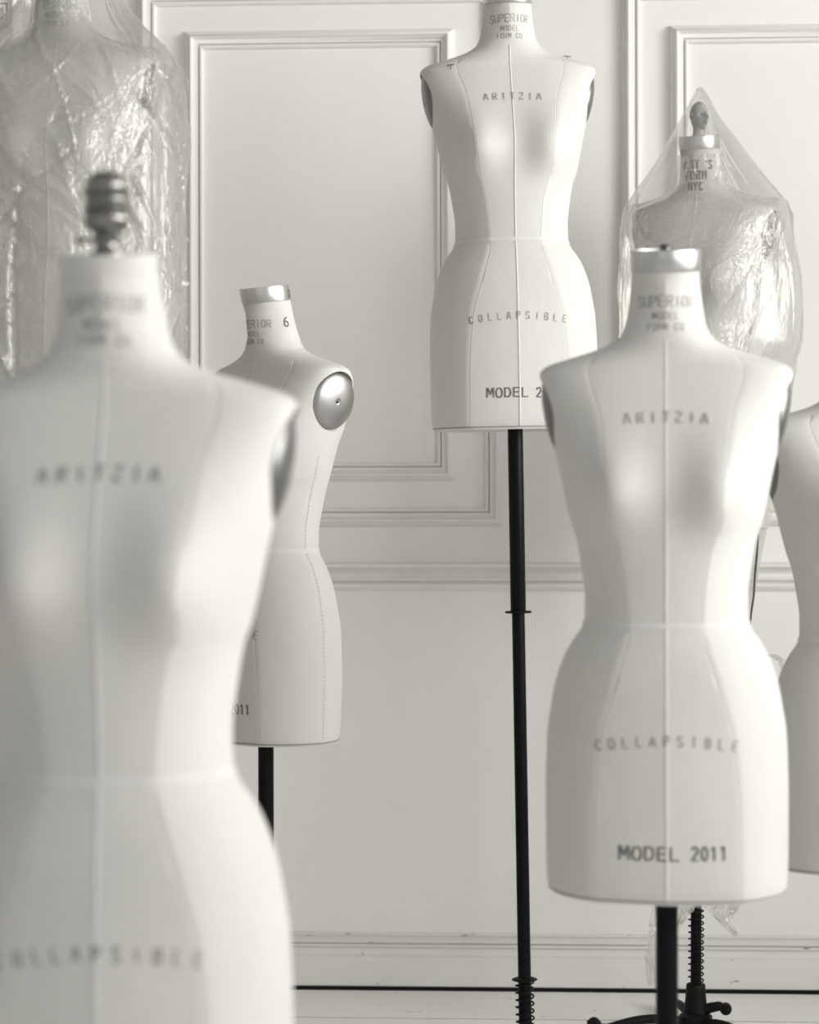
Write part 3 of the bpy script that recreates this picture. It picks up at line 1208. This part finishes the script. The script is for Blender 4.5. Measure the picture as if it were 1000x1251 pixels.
# head finial of the wrapped form
def head_finial(root, hb):
    v, f = [], []
    nu, nv = 40, 34
    hz, c0 = .0345, .0475
    def bp(x, z, cx, cz, sx, sz): return math.exp(-((x - cx) / sx) ** 2 - ((z - cz) / sz) ** 2)
    for j in range(nv + 1):
        th = PI * j / nv
        for i in range(nu):
            a = 2 * PI * i / nu
            x = math.sin(th) * math.sin(a); yy = math.sin(th) * math.cos(a); z = math.cos(th)
            taper = 1 - .28 * sstep(.0, -1.0, z) if False else 1 - .16 * max(0, -z)
            X_ = x * .0215 * taper
            Y_ = yy * .0255 * (1 - .12 * max(0, -z)) + (.002 if z < 0 else 0)
            Z_ = z * hz
            if yy > 0:
                xn, zn = x, z
                Y_ += .0115 * bp(xn, zn, 0, -.14, .20, .22)          # nose
                Y_ += .0055 * bp(xn, zn, 0, .22, .55, .10)           # brow
                Y_ -= .0110 * (bp(xn, zn, .38, .04, .22, .13) + bp(xn, zn, -.38, .04, .22, .13))   # eyes
                Y_ += .0052 * bp(xn, zn, 0, -.46, .26, .06) + .0046 * bp(xn, zn, 0, -.58, .22, .05)  # lips
                Y_ -= .0045 * bp(xn, zn, 0, -.52, .25, .03)
                Y_ += .0070 * bp(xn, zn, 0, -.80, .28, .12)          # chin
            v.append((X_, Y_, c0 + Z_))
    for j in range(nv):
        for i in range(nu):
            i2 = (i + 1) % nu
            f.append((j * nu + i, (j + 1) * nu + i, (j + 1) * nu + i2, j * nu + i2))
    g_ = G(); g_.add(v, f)
    for s_ in (-1, 1):
        g_.lathe([(.0005, -.003), (.0045, -.0025), (.006, 0), (.0045, .0022), (.0015, .003)], 14,
                 Matrix.Translation((s_ * .0215, -.001, .050)) @ Matrix.Rotation(s_ * R(75), 4, 'Y') @ Matrix.Diagonal((1.35, .8, 1, 1)))
    g_.lathe([(.0175, 0), (.0175, .003), (.0160, .006), (.0150, .010), (.0145, .018), (.0150, .026), (.0150, .032)], 28)
    o = g_.build('finial', M_PEWTER, root, 60)
    o.location = (0, .002, hb + CAPZ - .001)
    o.rotation_euler = (0, 0, R(52))
    o['label'] = 'small sculpted head finial'
    return o


f6.scale = (.95, .95, 1)      # slightly slimmer sizes
f2.scale = (.93, .93, 1)
head_finial(f6, hb6)
# foot pedal at the hub of its stand
g = G()
g.tube([(.012, -.01, .052), (.035, -.014, .062), (.055, -.016, .066), (.068, -.016, .060)], [.011, .012, .011, .010], 12)
g.lathe([(.004, -.013), (.012, -.011), (.0145, -.003), (.0145, .003), (.012, .011), (.004, .013)], 18, Matrix.Translation((.070, -.016, .060)) @ Matrix.Rotation(PI / 2, 4, 'X'))
pd = g.build('foot_pedal', M_IRON, f6, 50)
pd.rotation_euler = (0, 0, -f6.rotation_euler[2])


# ------------------------------------------------------------------ plastic bags
def ridge(x, y, z, sharp=2.6):
    n_ = noise.noise(Vector((x, y, z)))
    return max(0.0, 1 - abs(n_) * sharp)


def creases(seed, n, zlo, zhi, wid, hgt, steep=None):
    """straight pulled folds: (angle, z, direction, half length, width, height)"""
    rs = random.Random(seed)
    out = []
    for _ in range(n):
        dirn = rs.choice([rs.uniform(1.15, 1.95), rs.uniform(.5, 1.2), rs.uniform(1.9, 2.6)]) if steep is None else rs.uniform(*steep)
        out.append((rs.uniform(0, 2 * PI), rs.uniform(zlo, zhi), dirn, rs.uniform(.05, .26), rs.uniform(.5, 1.4) * wid, rs.uniform(.3, 1.2) * hgt * rs.choice((1, 1, -1))))
    return np.array(out)


def crease_field(CR, a, z, Rm):
    """sum of folds at angles a (array) and height z"""
    da = (a[:, None] - CR[None, :, 0] + PI) % (2 * PI) - PI
    u = da * Rm
    w_ = z - CR[None, :, 1]
    c, s_ = np.cos(CR[:, 2]), np.sin(CR[:, 2])
    along = u * c + w_ * s_
    across = -u * s_ + w_ * c + .10 * along ** 2 * np.sign(CR[:, 5]) * 3
    taper = np.clip(1 - np.abs(along) / CR[:, 3], 0, 1) ** .7
    wv = CR[:, 4] * (.4 + .6 * taper)
    return (CR[:, 5] * taper * np.clip(1 - np.abs(across) / wv, 0, 1)).sum(1)


def bag(name, label, root_xy, prof, mat, seed, nth=520, nz=400, undul=.008, CR=None, apex_pleats=.004):
    """prof rows: z, left half width, right half width, front, back (metres, seen from the camera)"""
    P = np.array(prof)
    P = P[np.argsort(P[:, 0])]
    z0, z1 = P[0, 0], P[-1, 0]
    root = empty(name, (root_xy[0], root_xy[1], z0), YAW)
    tag(root, label, 'plastic cover')
    a = np.arange(nth) * 2 * PI / nth
    sa, ca = np.sin(a), np.cos(a)
    Rm = max(P[:, 1].max(), P[:, 2].max())
    V = []
    rs = np.random.RandomState(int(seed * 10))
    ph = rs.uniform(0, 2 * PI, 8)
    for j in range(nz + 1):
        z = z1 + (z0 - z1) * j / nz
        l_, r_, fr, bk = [pchip(z, P[:, 0], P[:, k]) for k in (1, 2, 3, 4)]
        down = sstep(0, .5, (z1 - z))
        bxr = np.where(sa > 0, r_, l_)
        byr = np.where(ca > 0, bk, fr)
        x = bxr * np.sign(sa) * np.abs(sa) ** .76
        yy = byr * np.sign(ca) * np.abs(ca) ** .76
        rad = np.hypot(x, yy) + 1e-6
        dsp = crease_field(CR, a, z, Rm) * np.minimum(1, rad / .12)
        und = np.array([noise.noise(Vector((ca[i] * 1.9 + seed, sa[i] * 1.9, z * 1.6))) +
                        .45 * noise.noise(Vector((ca[i] * 4.5, sa[i] * 4.5 + seed, z * 2.2))) for i in range(0, nth, 4)])
        und = np.interp(np.arange(nth), np.arange(0, nth + 4, 4), np.append(und, und[0]))
        dsp += und * undul * (.4 + .9 * down) * np.minimum(1, rad / .1)
        # pleats running down from the top
        pl = np.abs(np.sin(3 * a + ph[0])) * .5 + np.abs(np.sin(5 * a + ph[1])) * .3 + np.abs(np.sin(8 * a + ph[2])) * .2
        dsp += apex_pleats * (pl - .6) * np.minimum(1, rad / .05)
        k = 1 + dsp / np.maximum(rad, .03)
        zz = np.full(nth, z - z0)
        if j == nz: zz = zz + .02 * np.sin(5 * a + ph[3])
        V.append(np.stack([x * k, yy * k, zz], 1))
    v = np.concatenate(V).tolist()
    f = []
    for j in range(nz):
        for i in range(nth):
            i2 = (i + 1) % nth
            f.append((j * nth + i, j * nth + i2, (j + 1) * nth + i2, (j + 1) * nth + i))
    f.append(tuple(range(nth)))
    o = mesh('outer_film', v, f, mat, root, 50)
    return root, o, z0


def rows_px(rows, axis, d):
    """rows: pixel y, pixel left edge, pixel right edge -> profile rows"""
    out = []
    for py, a, b in rows:
        z = HC + (600 - py) / F * d
        l_, r_ = (axis - a) / F * d, (b - axis) / F * d
        m_ = (l_ + r_) / 2
        out.append((z, l_, r_, max(m_ * .88, min(m_ * 1.9, .05), min(m_ * 1.2, .09)), max(m_ * 1.2, min(m_ * 1.9, .05), min(m_ * 1.3, .11))))
    return out


p6 = at(852, 600, 5.22)
rows6 = [(108, 853, 859), (113, 850, 862), (122, 845, 867), (135, 838, 873), (150, 830, 882), (166, 821, 894), (190, 807, 911), (207, 796, 924), (230, 779, 941), (245, 769, 952), (257, 763, 960), (275, 760, 965), (300, 759, 969),
         (350, 758, 977), (419, 758, 975), (450, 758, 968), (520, 752, 960), (600, 750, 948), (660, 752, 932), (760, 800, 915), (860, 806, 900), (960, 812, 890), (1050, 812, 885), (1094, 806, 872)]
bag6, film6, z06 = bag('plastic_bag', 'clear plastic bag hanging from carved head finial over the wrapped form', (p6.x, p6.y), rows_px(rows6, 852, 5.22), M_FILM, 3.3, undul=.004,
                         CR=np.concatenate([creases(3, 26, 1.3, 2.0, .007, .004, (1.2, 2.2)), creases(4, 30, 1.2, 1.9, .010, .006)]), apex_pleats=.004)

p2 = at(76, 600, 4.10)
rows2 = [(-110, 66, 96), (-90, 42, 118), (-40, 33, 137), (0, 30, 152), (35, 2, 178), (50, -16, 193), (67, -44, 207), (90, -62, 221), (125, -76, 226), (160, -82, 228), (250, -86, 230), (350, -86, 231), (450, -84, 229),
         (560, -78, 222), (700, -70, 214), (850, -62, 200), (980, -58, 190)]
bag2, film2, z02 = bag('plastic_bag', 'large creased plastic bag over the wrapped form at top left', (p2.x, p2.y), rows_px(rows2, 76, 4.10), M_FILM2, 11.7, undul=.012,
                         CR=np.concatenate([creases(8, 110, .9, 2.1, .008, .009), creases(9, 45, 1.0, 2.1, .014, .012, (1.1, 2.0)), creases(12, 40, 1.3, 2.0, .009, .012, (.5, 1.0)), creases(10, 220, .9, 2.1, .004, .004)]), apex_pleats=.006)


# bubble wrap close around both wrapped forms
def wrap_mesh(z0, z1, off, seed, n=320, m=230):
    v, f = [], []
    CR = creases(int(seed), 260, z0, z1, .006, .005)
    aa = -PI + 2 * PI * np.arange(n) / n
    for j in range(m + 1):
        z = z0 + (z1 - z0) * j / m
        cf = np.abs(crease_field(CR, aa % (2 * PI), z, .17))
        for i in range(n):
            a = -PI + 2 * PI * i / n
            ca, sa = math.cos(a), math.sin(a)
            o_ = off + .004 * (ridge(ca * 3 + seed, sa * 3, z * 8, 2.0)) + min(cf[i], .009) * (.3 if z > .8 else 1)
            o_ += .0115 * math.exp(-((abs(a) - PI / 2 - .2) / .42) ** 4) * sstep(.60, .66, z) * (1 - sstep(.79, .82, z))
            p = surf(z, a, o_)
            v.append(p + (Vector((0, 0, o_ * sstep(.78, .80, z) * (1 - sstep(.83, .85, z))))))
    for j in range(m):
        for i in range(n):
            i2 = (i + 1) % n
            f.append((j * n + i, j * n + i2, (j + 1) * n + i2, (j + 1) * n + i))
    return v, f


for root_f, hb_, bag_, sd, ztop in ((f6, hb6, bag6, 2.0, .925), (f2, hb2, bag2, 5.0, .95)):
    v, f = wrap_mesh(.10, ztop, .003, sd)
    bpy.context.view_layer.update()
    mw = bag_.matrix_world.inverted() @ root_f.matrix_world @ Matrix.Translation((0, 0, hb_))
    o = mesh('inner_wrap', [mw @ p for p in v], f, M_BUBBLE, bag_, 60)
    o['label'] = 'bubble wrap close around the form'

# torn tails of film under the right bag
def tail(pts, widths, seed, parent, z0, root_xy, d):
    g_ = G()
    n, m = 26, 14
    v, f = [], []
    P3 = [at(x, y, d) for x, y in pts]
    org = Vector((root_xy[0], root_xy[1], z0))
    inv = parent.matrix_world.inverted()
    for i in range(n + 1):
        t = i / n * (len(P3) - 1)
        k = min(int(t), len(P3) - 2)
        c = P3[k].lerp(P3[k + 1], t - k)
        wd = widths[k] + (widths[k + 1] - widths[k]) * (t - k)
        for j in range(m + 1):
            u = j / m - .5
            y_ = .016 * (ridge(u * 4 + seed, i * .12, seed) - .5) + .006 * noise.noise(Vector((u * 9, i * .5, seed)))
            zz = .012 * noise.noise(Vector((u * 6, seed, 0))) * i / n
            v.append(inv @ (c + Vector((u * wd, y_, zz))))
    for i in range(n):
        for j in range(m):
            a = i * (m + 1) + j
            f.append((a, a + 1, a + m + 2, a + m + 1))
    o = mesh('film_tail', v, f, M_FILM2, parent, 60)
    return o


bpy.context.view_layer.update()
tail([(880, 1085), (872, 1110), (884, 1128), (897, 1144)], [.035, .045, .026, .012], 1.0, bag6, z06, (p6.x, p6.y), 5.06)
tail([(905, 1060), (898, 1100), (890, 1120)], [.02, .03, .016], 4.0, bag6, z06, (p6.x, p6.y), 5.04)
tail([(826, 1090), (812, 1130), (796, 1170), (794, 1205)], [.10, .075, .035, .018], 2.0, bag6, z06, (p6.x, p6.y), 5.02)
tail([(846, 1080), (838, 1112), (828, 1130)], [.035, .03, .012], 6.0, bag6, z06, (p6.x, p6.y), 5.0)
tail([(940, 800), (952, 806), (957, 818), (954, 830)], [.03, .022, .014, .006], 5.0, bag6, z06, (p6.x, p6.y), 5.0)
# dark taped edge of the film beside the waist of the front form
g = G()
inv = bag6.matrix_world.inverted()
pts = [at(x, y, 5.03) for x, y in ((926, 654), (924, 680), (921.5, 705), (920, 730), (917.5, 745), (915.5, 765))]
pts = [pts[0].lerp(pts[1], 0)] + pts[1:]
g.tube([inv @ p for p in pts], [.0012, .0026, .0024, .0022, .0024, .0016], 8)
g.build('edge_tape', M_STEEL, bag6, 50)
